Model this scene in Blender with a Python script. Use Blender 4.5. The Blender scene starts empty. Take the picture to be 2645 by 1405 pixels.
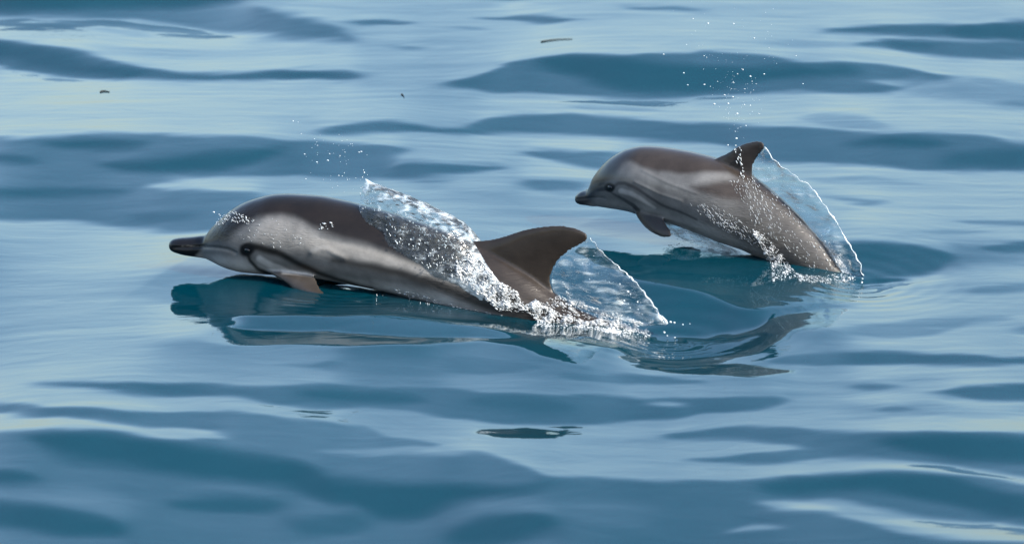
import bpy, bmesh, math, random
import numpy as np
from mathutils import Vector, noise as mnoise
from mathutils.bvhtree import BVHTree

sc = bpy.context.scene
C = sc.collection
rnd = random.Random(7)
nrng = np.random.default_rng(11)

# ------------------------------------------------------------------ camera
DEP = math.radians(15.0)      # the deck of a boat looks down on the water
DIST = 22.0
FW = 3.11                     # metres across the frame at the dolphins
IW, IH = 2645.0, 1405.0
cam = bpy.data.cameras.new('camera')
cam_o = bpy.data.objects.new('camera', cam)
C.objects.link(cam_o)
sc.camera = cam_o
cam_o.location = (0, -DIST * math.cos(DEP), DIST * math.sin(DEP))
cam_o.rotation_euler = (math.pi / 2 - DEP, 0, 0)
cam.sensor_width = 36
cam.lens = 36 * DIST / FW
cam.clip_start = 0.5
cam.clip_end = 20000
cam.dof.use_dof = True
cam.dof.focus_distance = DIST
cam.dof.aperture_fstop = 4.5

# ------------------------------------------------------------------ sky, sun, exposure
SUN = Vector((0.68, -0.50, 0.62)).normalized()
world = bpy.data.worlds.new('World')
sc.world = world
world.use_nodes = True
wn = world.node_tree
sky = wn.nodes.new('ShaderNodeTexSky')
sky.sky_type = 'NISHITA'
sky.sun_disc = False
sky.sun_elevation = math.asin(SUN.z)
sky.sun_rotation = math.atan2(SUN.x, SUN.y)
sky.air_density = 1.25
sky.dust_density = 3.2
sky.ozone_density = 2.8
wn.nodes['Background'].inputs[1].default_value = 0.15
wn.links.new(sky.outputs[0], wn.nodes['Background'].inputs[0])
sun = bpy.data.lights.new('sun', 'SUN')
sun.energy = 3.0
sun.angle = math.radians(0.5)
sun.color = (1.0, 0.94, 0.85)
sun_o = bpy.data.objects.new('sun', sun)
C.objects.link(sun_o)
sun_o.rotation_euler = SUN.to_track_quat('Z', 'Y').to_euler()
sc.view_settings.view_transform = 'Standard'
sc.view_settings.look = 'None'
sc.view_settings.gamma = 1.0
sc.view_settings.exposure = 1.6
sc.cycles.use_denoising = True
sc.cycles.max_bounces = 10
sc.cycles.transparent_max_bounces = 16
sc.cycles.sample_clamp_indirect = 6.0

# ------------------------------------------------------------------ measuring helpers (photo pixel <-> place)
CAM = np.array(cam_o.location)
R_ = np.array([1.0, 0, 0])
F_ = np.array([0, math.cos(DEP), -math.sin(DEP)])
U_ = np.array([0, math.sin(DEP), math.cos(DEP)])
KX = FW / DIST / IW

def ray(px, py):
    d = F_ + R_ * ((px - IW / 2) * KX) + U_ * (-(py - IH / 2) * KX)
    return d / np.linalg.norm(d)

def ground(px, py, z=0.0):
    d = ray(px, py)
    return CAM + d * ((z - CAM[2]) / d[2])

def to_px(P):
    P = np.atleast_2d(P) - CAM
    f = P @ F_
    return np.stack([(P @ R_) / f / KX + IW / 2, -(P @ U_) / f / KX + IH / 2], 1)

def sstep(a, b, x):
    t = np.clip((x - a) / (b - a + 1e-12), 0, 1)
    return t * t * (3 - 2 * t)

def blur1(a, n):
    k = np.exp(-0.5 * (np.arange(-3 * n, 3 * n + 1) / n) ** 2)
    k /= k.sum()
    return np.convolve(np.pad(a, 3 * n, mode='edge'), k, 'valid')

# ------------------------------------------------------------------ materials
def mat(name):
    m = bpy.data.materials.new(name)
    m.use_nodes = True
    return m, m.node_tree.nodes, m.node_tree.links, m.node_tree.nodes['Principled BSDF']

def water_material():
    m, n, l, p = mat('sea_water')
    p.inputs['Base Color'].default_value = (0.0, 0.0212, 0.0330, 1)
    p.inputs['Roughness'].default_value = 0.035
    p.inputs['IOR'].default_value = 1.333
    tc = n.new('ShaderNodeTexCoord')
    mp = n.new('ShaderNodeMapping')
    mp.inputs['Scale'].default_value = (5.0, 9.0, 1.0)
    nz = n.new('ShaderNodeTexNoise')
    nz.inputs['Scale'].default_value = 1.0
    nz.inputs['Detail'].default_value = 3.0
    nz.inputs['Distortion'].default_value = 1.2
    b = n.new('ShaderNodeBump')
    b.inputs['Strength'].default_value = 0.035
    b.inputs['Distance'].default_value = 0.02
    l.new(tc.outputs['Object'], mp.inputs[0])
    l.new(mp.outputs[0], nz.inputs['Vector'])
    l.new(nz.outputs[0], b.inputs['Height'])
    l.new(b.outputs[0], p.inputs['Normal'])
    return m

def skin_material():
    m, n, l, p = mat('wet_skin')
    at = n.new('ShaderNodeAttribute')
    at.attribute_name = 'pigment'
    tc = n.new('ShaderNodeTexCoord')
    nz = n.new('ShaderNodeTexNoise')
    nz.inputs['Scale'].default_value = 16.0
    nz.inputs['Detail'].default_value = 9.0
    nz.inputs['Roughness'].default_value = 0.62
    mr = n.new('ShaderNodeMapRange')
    mr.inputs[1].default_value = 0.3
    mr.inputs[2].default_value = 0.7
    mr.inputs[3].default_value = 0.70
    mr.inputs[4].default_value = 1.22
    mx = n.new('ShaderNodeMix')
    mx.data_type = 'RGBA'
    mx.blend_type = 'MULTIPLY'
    mx.inputs[0].default_value = 1.0
    l.new(tc.outputs['Object'], nz.inputs['Vector'])
    l.new(nz.outputs[0], mr.inputs[0])
    l.new(at.outputs['Color'], mx.inputs[6])
    l.new(mr.outputs[0], mx.inputs[7])
    l.new(mx.outputs[2], p.inputs['Base Color'])
    p.inputs['Roughness'].default_value = 0.36
    p.inputs['Specular IOR Level'].default_value = 0.10
    p.inputs['Coat Weight'].default_value = 0.55
    p.inputs['Coat Roughness'].default_value = 0.035
    p.inputs['Coat IOR'].default_value = 1.33
    # runnels of water on the skin: only where the 'wet' attribute says so
    aw = n.new('ShaderNodeAttribute')
    aw.attribute_name = 'wet'
    n2 = n.new('ShaderNodeTexNoise')
    n2.inputs['Scale'].default_value = 85.0
    n2.inputs['Detail'].default_value = 4.0
    n2.inputs['Distortion'].default_value = 0.8
    mp = n.new('ShaderNodeMapping')
    mp.inputs['Rotation'].default_value = (0, math.radians(-40), 0)
    mp.inputs['Scale'].default_value = (0.22, 1.0, 1.5)
    l.new(tc.outputs['Object'], mp.inputs[0])
    l.new(mp.outputs[0], n2.inputs['Vector'])
    ml = n.new('ShaderNodeMath')
    ml.operation = 'MULTIPLY'
    l.new(n2.outputs[0], ml.inputs[0])
    l.new(aw.outputs['Fac'], ml.inputs[1])
    b = n.new('ShaderNodeBump')
    b.inputs['Strength'].default_value = 0.55
    b.inputs['Distance'].default_value = 0.006
    l.new(ml.outputs[0], b.inputs['Height'])
    l.new(b.outputs[0], p.inputs['Normal'])
    l.new(b.outputs[0], p.inputs['Coat Normal'])
    return m

def film_material(name, foam_lo, foam_hi, tint, rot, veil, bump=.006, sc3=(16, 40, 75)):
    """thin moving sheet of clear water: see-through with mirror-like ripples and streaks of foam"""
    m, n, l, p = mat(name)
    out = n['Material Output']
    tc = n.new('ShaderNodeTexCoord')
    mp = n.new('ShaderNodeMapping')
    mp.inputs['Rotation'].default_value = (0, rot, 0)
    mp.inputs['Scale'].default_value = sc3
    l.new(tc.outputs['Object'], mp.inputs[0])
    nz = n.new('ShaderNodeTexNoise')
    nz.inputs['Scale'].default_value = 1.0
    nz.inputs['Detail'].default_value = 5.0
    nz.inputs['Distortion'].default_value = 0.6
    l.new(mp.outputs[0], nz.inputs['Vector'])
    b = n.new('ShaderNodeBump')
    b.inputs['Strength'].default_value = 0.8
    b.inputs['Distance'].default_value = bump
    l.new(nz.outputs[0], b.inputs['Height'])
    tr = n.new('ShaderNodeBsdfTransparent')
    tr.inputs[0].default_value = tint
    gl = n.new('ShaderNodeBsdfGlossy')
    gl.inputs['Roughness'].default_value = 0.08
    l.new(b.outputs[0], gl.inputs['Normal'])
    fr = n.new('ShaderNodeFresnel')
    fr.inputs[0].default_value = 1.36
    l.new(b.outputs[0], fr.inputs['Normal'])
    mx = n.new('ShaderNodeMixShader')
    l.new(fr.outputs[0], mx.inputs[0])
    l.new(tr.outputs[0], mx.inputs[1])
    l.new(gl.outputs[0], mx.inputs[2])
    # foam streaks
    p.inputs['Base Color'].default_value = (0.36, 0.41, 0.44, 1)
    p.inputs['Roughness'].default_value = 0.2
    l.new(b.outputs[0], p.inputs['Normal'])
    at = n.new('ShaderNodeAttribute')
    at.attribute_name = 'foam'
    ad = n.new('ShaderNodeMath')
    ad.operation = 'ADD'
    l.new(nz.outputs[0], ad.inputs[0])
    l.new(at.outputs['Fac'], ad.inputs[1])
    mr = n.new('ShaderNodeMapRange')
    mr.interpolation_type = 'SMOOTHSTEP'
    mr.inputs[1].default_value = foam_lo
    mr.inputs[2].default_value = foam_hi
    mr.inputs[3].default_value = veil
    mr.inputs[4].default_value = 0.9
    l.new(ad.outputs[0], mr.inputs[0])
    m2 = n.new('ShaderNodeMixShader')
    l.new(mr.outputs[0], m2.inputs[0])
    l.new(mx.outputs[0], m2.inputs[1])
    l.new(p.outputs[0], m2.inputs[2])
    # the sheet tears and thins out towards its edges
    ae = n.new('ShaderNodeAttribute')
    ae.attribute_name = 'edge'
    n3 = n.new('ShaderNodeTexNoise')
    n3.inputs['Scale'].default_value = 34.0
    n3.inputs['Detail'].default_value = 4.0
    l.new(tc.outputs['Object'], n3.inputs['Vector'])
    a3 = n.new('ShaderNodeMath')
    a3.operation = 'ADD'
    l.new(ae.outputs['Fac'], a3.inputs[0])
    l.new(n3.outputs[0], a3.inputs[1])
    r3 = n.new('ShaderNodeMapRange')
    r3.interpolation_type = 'SMOOTHSTEP'
    r3.inputs[1].default_value = 0.55
    r3.inputs[2].default_value = 0.80
    l.new(a3.outputs[0], r3.inputs[0])
    t3 = n.new('ShaderNodeBsdfTransparent')
    m3 = n.new('ShaderNodeMixShader')
    l.new(r3.outputs[0], m3.inputs[0])
    l.new(t3.outputs[0], m3.inputs[1])
    l.new(m2.outputs[0], m3.inputs[2])
    l.new(m3.outputs[0], out.inputs[0])
    return m

def foam_material():
    m, n, l, p = mat('white_foam')
    p.inputs['Base Color'].default_value = (0.42, 0.445, 0.46, 1)
    p.inputs['Roughness'].default_value = 0.3
    tc = n.new('ShaderNodeTexCoord')
    nz = n.new('ShaderNodeTexNoise')
    nz.inputs['Scale'].default_value = 90.0
    nz.inputs['Detail'].default_value = 4.0
    b = n.new('ShaderNodeBump')
    b.inputs['Strength'].default_value = 0.8
    b.inputs['Distance'].default_value = 0.008
    l.new(tc.outputs['Object'], nz.inputs['Vector'])
    l.new(nz.outputs[0], b.inputs['Height'])
    l.new(b.outputs[0], p.inputs['Normal'])
    return m

def plain(name, col, rough, coat=0.0):
    m, n, l, p = mat(name)
    tc = n.new('ShaderNodeTexCoord')
    nz = n.new('ShaderNodeTexNoise')
    nz.inputs['Scale'].default_value = 60.0
    mr = n.new('ShaderNodeMapRange')
    mr.inputs[3].default_value = 0.85
    mr.inputs[4].default_value = 1.1
    mx = n.new('ShaderNodeMix')
    mx.data_type = 'RGBA'
    mx.blend_type = 'MULTIPLY'
    mx.inputs[0].default_value = 1.0
    mx.inputs[6].default_value = (*col, 1)
    l.new(tc.outputs['Object'], nz.inputs['Vector'])
    l.new(nz.outputs[0], mr.inputs[0])
    l.new(mr.outputs[0], mx.inputs[7])
    l.new(mx.outputs[2], p.inputs['Base Color'])
    p.inputs['Roughness'].default_value = rough
    p.inputs['Coat Weight'].default_value = coat
    p.inputs['Coat Roughness'].default_value = 0.03
    return m

def drop_material():
    m, n, l, p = mat('water_drop')
    p.inputs['Base Color'].default_value = (0.55, 0.60, 0.63, 1)
    p.inputs['Roughness'].default_value = 0.08
    p.inputs['Transmission Weight'].default_value = 0.45
    p.inputs['IOR'].default_value = 1.333
    return m

M_SEA = water_material()
M_SKIN = skin_material()
M_FILM = film_material('water_film', 0.50, 0.92, (0.86, 0.92, 0.95, 1), math.radians(-42), .05, .006, (34, 46, 74))
M_SHEET = film_material('water_sheet', 0.46, 0.98, (0.90, 0.95, 0.97, 1), math.radians(-42), .01, .004, (14, 40, 80))
M_FOAM = foam_material()
M_DROP = drop_material()
M_EYE = plain('eye_black', (0.003, 0.003, 0.0035), 0.12, 0.0)
M_TWIG = plain('twig_brown', (0.004, 0.004, 0.004), 0.8)

# ------------------------------------------------------------------ object helpers
def tag(o, label=None, cat=None, group=None, kind=None):
    for k, v in (('label', label), ('category', cat), ('group', group), ('kind', kind)):
        if v:
            o[k] = v
    return o

def mesh_obj(name, V, Fc, m, parent=None, smooth=True):
    me = bpy.data.meshes.new(name)
    me.from_pydata([tuple(v) for v in V], [], Fc)
    me.update()
    if smooth:
        me.polygons.foreach_set('use_smooth', [True] * len(me.polygons))
    me.materials.append(m)
    o = bpy.data.objects.new(name, me)
    C.objects.link(o)
    if parent:
        o.parent = parent
        o.matrix_parent_inverse = parent.matrix_world.inverted()
    return o

def empty(name, loc):
    o = bpy.data.objects.new(name, None)
    C.objects.link(o)
    o.location = loc
    o.empty_display_size = 0.1
    bpy.context.view_layer.update()
    return o

def remeshed(name, V, Fc, voxel, smooth_it):
    """union of overlapping shells as ONE continuous surface"""
    me = bpy.data.meshes.new(name)
    me.from_pydata([tuple(v) for v in V], [], Fc)
    me.update()
    o = bpy.data.objects.new(name, me)
    C.objects.link(o)
    md = o.modifiers.new('r', 'REMESH')
    md.mode = 'VOXEL'
    md.voxel_size = voxel
    md.use_smooth_shade = True
    if smooth_it:
        s = o.modifiers.new('s', 'SMOOTH')
        s.factor = 0.5
        s.iterations = smooth_it
    dg = bpy.context.evaluated_depsgraph_get()
    out = bpy.data.meshes.new_from_object(o.evaluated_get(dg))
    bpy.data.objects.remove(o)
    bpy.data.meshes.remove(me)
    out.name = name
    return out

def co(me):
    a = np.empty(len(me.vertices) * 3)
    me.vertices.foreach_get('co', a)
    return a.reshape(-1, 3)

# ------------------------------------------------------------------ the sea
# Slopes of the swell: bands of water that lean towards the boat show dark blue, those lying flat show the pale low sky.
T = {'A': (0, 0, 2.85), 'B': (870, 0, 2.85), 'C': (1745, 0, 2.85), 'D': (0, 460, 2.85), 'E': (1745, 460, 2.85),
     'F': (0, 925, 2.85), 'G': (870, 925, 2.85), 'H': (1745, 925, 2.85), 'M': (420, 660, 2.862), 'N': (1500, 600, 3.42),
     'S': (0, 0, 1.0)}
def bd(s, val, st=11, sb=11, ends=45):
    """parse 'A x yt yb x yt yb B x ...' into stations in photo measure"""
    pts, t, tmp = [], 'S', []
    for w in s.replace(',', ' ').split():
        if w in T:
            t = w
        else:
            tmp.append(float(w))
            if len(tmp) == 3:
                ox, oy, k = T[t]
                pts.append((ox + tmp[0] / k, oy + tmp[1] / k, oy + tmp[2] / k))
                tmp = []
    pts.sort()
    return (pts, val, st, sb, ends)

BANDS = [
 # top left
 bd('A -300 -300 150 0 -300 150 500 -300 150 1000 -300 190 1500 -300 250 1700 -60 270 1900 0 260 2200 110 290 2565 215 310 B 120 260 310 260 300 315', .36, 14, 14),
 bd('A -300 -300 110 0 -300 100 300 -300 75 800 -300 60 1400 -300 45 1700 -300 10 1900 -300 -60', .04, 14, 16),
 bd('A 600 160 180 800 145 200 1100 170 240 1400 200 270 1600 240 270', .95),
 bd('A 450 190 215 800 210 245 1150 250 270', .62, 8, 8),
 bd('A -300 250 460 0 285 500 300 330 560 600 375 595 800 425 600 1000 490 598 1300 535 595 1700 540 595 2100 510 595 2565 520 600 B 100 535 590 250 550 570', .27, 9, 7),
 bd('A -300 300 420 0 310 440 400 380 520 800 490 580 1100 530 580', .10, 14, 14),
 bd('A 2050 530 590 2400 540 590 B 60 550 585', .18),
 # left middle
 bd('A -300 1020 1500 0 1020 1500 500 1000 1480 800 975 1480 1100 985 1300 1400 1010 1310 1800 1000 1310 2100 1020 1310 2565 1050 1300 B 300 1050 1150 480 1060 1110 530 1080 1090', .36, 9, 14),
 bd('A 350 1055 1085 600 1030 1095 800 1030 1095 1080 1055 1080', .06, 12, 12),
 bd('A 700 1190 1240 1200 1160 1260 1700 1110 1240 2200 1080 1120', .05, 16, 14),
 bd('A -300 1130 1220 0 1150 1215 330 1170 1210', .08, 14, 14),
 bd('D -300 -100 300 0 -100 300 500 -100 305 900 -60 360 1200 -20 390 1450 60 405 1700 90 400 1950 90 300', .38, 14, 9),
 bd('D -300 50 140 0 60 150 500 70 120 1000 80 130', .14, 16, 16),
 bd('D 900 270 300 1200 250 330 1500 240 300', .27, 12, 12),
 bd('D 1050 20 40 1300 10 75 1900 10 85 2400 0 90', .80, 10, 10),
 # middle top
 bd('A 2250 960 985 2565 930 990 B 0 935 990 200 915 990 500 890 960 700 910 960 1000 940 985 1080 860 985 1200 845 985 1700 845 985 2100 860 1010 2565 910 1040 C 0 905 1040 300 920 1060 600 930 1190 1000 930 1210 1300 970 1220 1600 990 1240 2000 990 1255 2300 1010 1260 2565 1060 1265 2900 1080 1270', .34, 8, 9),
 bd('C 1250 1040 1070 1700 1020 1085 2000 1040 1075', .07, 12, 12),
 bd('C 1900 1150 1200 2300 1100 1230 2800 1080 1240', .14, 14, 14),
 bd('A 2200 1050 1300 B 0 1055 1330 300 1055 1340 480 1070 1130', .40, 10, 14),
 bd('B 250 1260 1330 450 1190 1330 800 1185 1290 1100 1200 1255 1280 1225 1245', .34, 9, 9),
 bd('B 480 1320 1350 700 1310 1360 870 1320 1345', .48),
 bd('B 1360 1105 1120 1600 1110 1190 1900 1105 1230 2150 1100 1230', .38, 9, 9),
 bd('B 1250 1330 1350 1500 1310 1400 1900 1320 1420', .42, 9, 9),
 bd('B 730 620 645 950 570 655 1050 530 670 1250 470 680 1500 425 690 1800 400 715 2200 400 735 2565 420 735 C 50 400 720 200 370 715 400 375 700 700 410 690 850 455 690 1000 465 690 1300 465 700 1500 470 700 1650 480 690 1750 510 600 1900 560 600 2050 575 595', .32, 6, 8),
 bd('B 1400 440 480 1650 420 530 1900 415 620 2200 440 680 2565 480 690 C 0 480 670 300 490 640 700 490 580 1000 500 560 1350 490 550', .04, 14, 16),
 bd('C 1320 600 615 1500 575 625 1750 575 680', .70, 8, 8),
 bd('B 20 160 175 250 140 185 420 150 185 660 170 182', .40, 6, 5),
 bd('B 940 120 135 1180 110 145 1400 105 165 1600 115 165 1700 130 155 1870 140 150', .36, 6, 5),
 bd('B 780 200 215 950 195 225 1120 210 222', .6, 5, 5),
 bd('B 360 345 365 500 335 372 660 345 370', .5, 5, 5),
 bd('B 1130 -60 5 1280 -60 12 1420 -60 0', .36, 5, 5),
 bd('B 2080 45 60 2330 40 75 2565 55 80 C 100 60 90 300 80 95', .48, 6, 5),
 bd('B 1670 785 800 1900 765 810 2200 790 825 2500 825 835', .62, 6, 4),
 # right top
 bd('C 1050 225 235 1200 205 240 1350 190 245 1700 185 260 2100 190 280 2400 165 300 2565 160 310 2900 160 320', .25, 7, 10),
 bd('C 2000 215 265 2400 200 280 2900 190 290', .12, 12, 12),
 bd('C 1270 330 345 1500 295 355 1750 280 380 2000 300 420 2300 310 435 2565 300 440 2900 300 440', .34, 8, 9),
 bd('C 1500 310 350 1750 300 360 1950 320 370', .18, 10, 10),
 bd('C 480 310 330 900 300 360 1350 300 360', .66),
 bd('C 1650 560 700 2000 600 740 2300 580 760 2700 640 760', .62),
 bd('C 1880 500 510 2200 470 560 2700 480 620', .98, 7, 7),
 bd('C 2270 770 780 2450 740 800 2700 720 820', .48),
 bd('C 880 870 890 1100 830 930 1400 850 970 1600 920 980', .60, 8, 8),
 # right middle
 bd('E 1100 130 150 1300 140 180 1550 160 185 1680 170 178', .50, 5, 5),
 bd('E 900 0 20 1300 15 50 1700 20 50 1900 45 55', .66, 5, 5),
 bd('E 1130 200 220 1500 215 235', .70, 5, 5),
 bd('E 2030 320 325 2250 300 345 2700 310 345', .58, 5, 5),
 bd('E 1630 380 385 2000 365 400 2300 385 400', .68, 5, 5),
 bd('E 1900 460 700 2200 470 640 2700 450 640', .60, 12, 12),
 bd('E 1100 430 740 1300 435 730 1600 455 710 1850 490 690 1980 540 650 2060 600 620', .20, 8, 10),
 bd('E 1100 450 640 1300 460 600 1600 500 600', .06, 14, 16),
 bd('E 2180 505 515 2350 485 535 2700 470 550', .30, 7, 7),
 bd('E 1330 700 755 1500 705 750 1720 722 735', .0, 4, 4, 25),
 bd('E 2080 820 830 2250 785 850 2700 775 860', .55, 8, 8),
 bd('E 1230 1100 1160 1500 1050 1170 1900 1030 1160 2200 1000 1060 2470 1010 1050', .60, 8, 8),
 bd('E 2480 1110 1130 2750 1080 1150', .5, 8, 8),
 bd('E 640 890 970 1000 890 960 1400 910 935', .5, 8, 8),
 bd('E 600 1330 1350 900 1280 1370 1200 1262 1375 1700 1270 1375 2200 1300 1375 2565 1330 1370 2900 1330 1370', .30, 8, 7),
 # lower bands
 bd('G 1560 100 130 1750 95 170 2000 100 190 2400 125 200 H 0 140 200 150 150 200 310 175 190', .36, 8, 8),
 bd('F 1900 50 60 2300 30 75 2565 10 85 G 0 -10 80 500 -30 100 800 -40 125 1100 -40 140 1350 0 130 1550 40 110 1650 80 105', .36, 12, 8),
 bd('F 200 180 200 600 180 215 950 190 265 1200 185 280 1500 190 275 1800 215 300 2100 215 355 2400 190 380 2565 180 380 G 0 190 375 400 200 395 800 225 425 1200 245 480 1600 255 495 2000 265 490 2300 290 480 2565 280 480 H 0 275 470 200 270 410 500 280 400 750 285 370 900 310 345', .31, 8, 8),
 bd('F 2150 270 300 2565 225 330 G 100 230 335 450 245 325 700 280 300', .07, 14, 14),
 bd('F 1050 215 250 1300 200 255 1550 215 250', .20),
 bd('G 950 290 340 1400 275 410 1800 350 425', .20, 14, 14),
 bd('G 2230 325 335 H 0 305 355 180 335 345', .75, 8, 8),
 bd('H 880 200 220 1400 165 240 1770 190 230', .66, 8, 8),
 bd('H 1190 195 205 1400 175 220 1670 195 205', .40, 6, 6),
 bd('H 880 300 360 1200 330 430 1800 330 430 2700 370 430', .66),
 bd('H 1850 250 260 2000 210 290 2300 190 315 2900 185 320', .28, 8, 8),
 bd('H 1350 380 385 1550 345 410 1830 375 390', .42, 7, 7),
 bd('H 1420 490 520 1900 440 540 2700 450 550', .97, 8, 8),
 bd('F -300 320 400 0 330 415 500 360 450 900 385 490 1300 390 540 1700 385 720 2100 450 740 2565 490 740 G 200 490 720 300 560 690 600 590 680 800 620 670 860 640 660', .36, 8, 9),
 bd('F 2300 660 690 2565 680 710 G 300 670 700 700 650 690', .55, 8, 8),
 bd('F 100 350 400 500 370 430 1000 420 470', .30),
 # lower sea
 bd('F -300 545 2500 0 545 2500 400 530 2500 800 530 2500 1200 585 2500 1600 590 2500 2000 700 2500 2565 715 2500 G 0 720 2500 700 690 2500 1150 690 2500 1250 755 2500 1420 785 2500 1450 850 2500 1700 880 2500 2300 905 2500 H 0 920 2500 400 905 2500 800 890 2500 1100 845 2500 1400 835 2500 1800 850 2500 2200 870 2500 2565 920 2500 2900 920 2500', .34, 10, 10),
 bd('H -150 540 600 100 525 605 500 515 610 900 510 640 1200 540 740 1500 550 740 1700 545 760 2000 540 790 2300 545 840 2565 560 880 2900 560 880', .34, 8, 10),
 bd('H 20 735 750 400 715 790 800 680 790 1000 660 760 1250 640 740', .36, 8, 8),
 bd('H 1450 600 640 1750 580 690 2000 570 740 2300 580 765 2565 600 770 2900 600 770', .03, 14, 14),
 bd('F 150 590 620 500 560 750 900 570 800 1300 640 860 1800 720 920 2200 760 940 2565 880 1020 G 0 890 1100 300 900 1190 600 920 1190 900 930 1050 1300 940 1000 1650 930 960', .02, 16, 22),
 bd('F -300 820 930 0 820 940 330 890 920', .03, 16, 16),
 bd('F -300 1040 1240 0 1040 1240 400 1110 1290 700 1180 1300 950 1230 1300', .03, 16, 16),
 bd('F 1150 1050 1090 1600 1010 1130 2100 1030 1120', .08, 16, 16),
 bd('F 2100 1180 1320 2565 1150 1300 G 300 1120 1230', .16, 16, 16),
 bd('G 750 1290 1360 1100 1170 1370 1400 1140 1330 1680 1180 1280', .04, 16, 20),
 bd('H 500 930 960 900 880 1000 1300 860 970 1600 850 990 2000 870 1080 2300 960 1150 2565 1010 1190 2900 1010 1200', .05, 16, 18),
 bd('F 130 970 1010 500 960 1100 900 1010 1180 1050 1060 1200', .44, 16, 16),
 bd('F 1250 940 960 1600 930 990 2000 970 1000', .36, 14, 14),
 bd('G 1000 1080 1110 1400 1040 1110 1800 1050 1200 2400 1080 1300', .42, 16, 16),
 bd('H 500 1070 1085 600 1040 1110 800 1030 1130 1100 1035 1130 1300 1050 1180 1500 1100 1270 1700 1150 1310 2100 1195 1340 2565 1240 1355 2900 1240 1360', .72, 9, 9),
 bd('H 740 1070 1100 1000 1060 1115 1290 1100 1115', .97, 8, 7),
 bd('H 1460 1200 1215 1700 1190 1270 2200 1220 1310 2700 1260 1345', .97, 8, 8),
 bd('H 320 1265 1272 550 1225 1285 820 1245 1258', .74, 8, 8),
 bd('F 1000 500 520 1300 520 580 1650 560 585', .92, 7, 6),
]
# zones where the slope itself is set: they shape how the dolphins mirror in the water
ZONES = [
 bd('S 1230 868 884 1300 866 894 1400 872 920 1470 885 936 1530 900 948', .030, 8, 5, 20),
 bd('S 1680 944 952 1800 940 964 1950 942 974 2040 958 970', -.078, 2.5, 2.5, 12),
 bd('N 380 1075 1085 900 980 1085 1300 870 1060 1600 800 1050 1820 830 870', -.038, 5, 5, 20),
 bd('S 380 690 780 600 690 790 1000 720 800 1400 740 900 1750 780 880', .0, 14, 10, 80),
 bd('S 1450 600 690 1700 610 720 1950 640 760 2150 660 790', .0, 14, 14, 80),
 bd('M 480 440 520 700 445 545 1000 425 555 1700 435 585 2300 475 606 2500 515 605 2620 560 590', .22, 4, 5),
 bd('M 250 575 610 420 550 650 900 545 660 1500 570 665 2100 600 650 2300 610 640', -.024, 6, 6),
 bd('N 350 335 640 600 350 790 800 390 800 1000 450 805 1250 545 800 1500 585 790 1700 610 730', .23, 6, 10),
 bd('S 1228 1116 1121 1290 1107 1132 1380 1107 1136 1440 1118 1130', -.080, 2.5, 2.5, 12),
]

NX, NY = 600, 1000
Y0, LY = -3.6, 8.0
GX = np.linspace(-3.0, 3.0, NX, endpoint=False)
GY = np.linspace(Y0, Y0 + LY, NY, endpoint=False)
XX, YY = np.meshgrid(GX, GY)

def fft_noise(lx, ly, seed, p=1.0):
    """smooth random field with feature size lx, ly metres, unit variance"""
    r = np.random.default_rng(seed)
    kx = np.fft.fftfreq(NX, 6.0 / NX)[None, :]
    ky = np.fft.fftfreq(NY, LY / NY)[:, None]
    f = np.fft.fft2(r.standard_normal((NY, NX))) * np.exp(-((kx * lx) ** 2 + (ky * ly) ** 2) * 2.0)
    a = np.real(np.fft.ifft2(f))
    return (a - a.mean()) / a.std()

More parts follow.
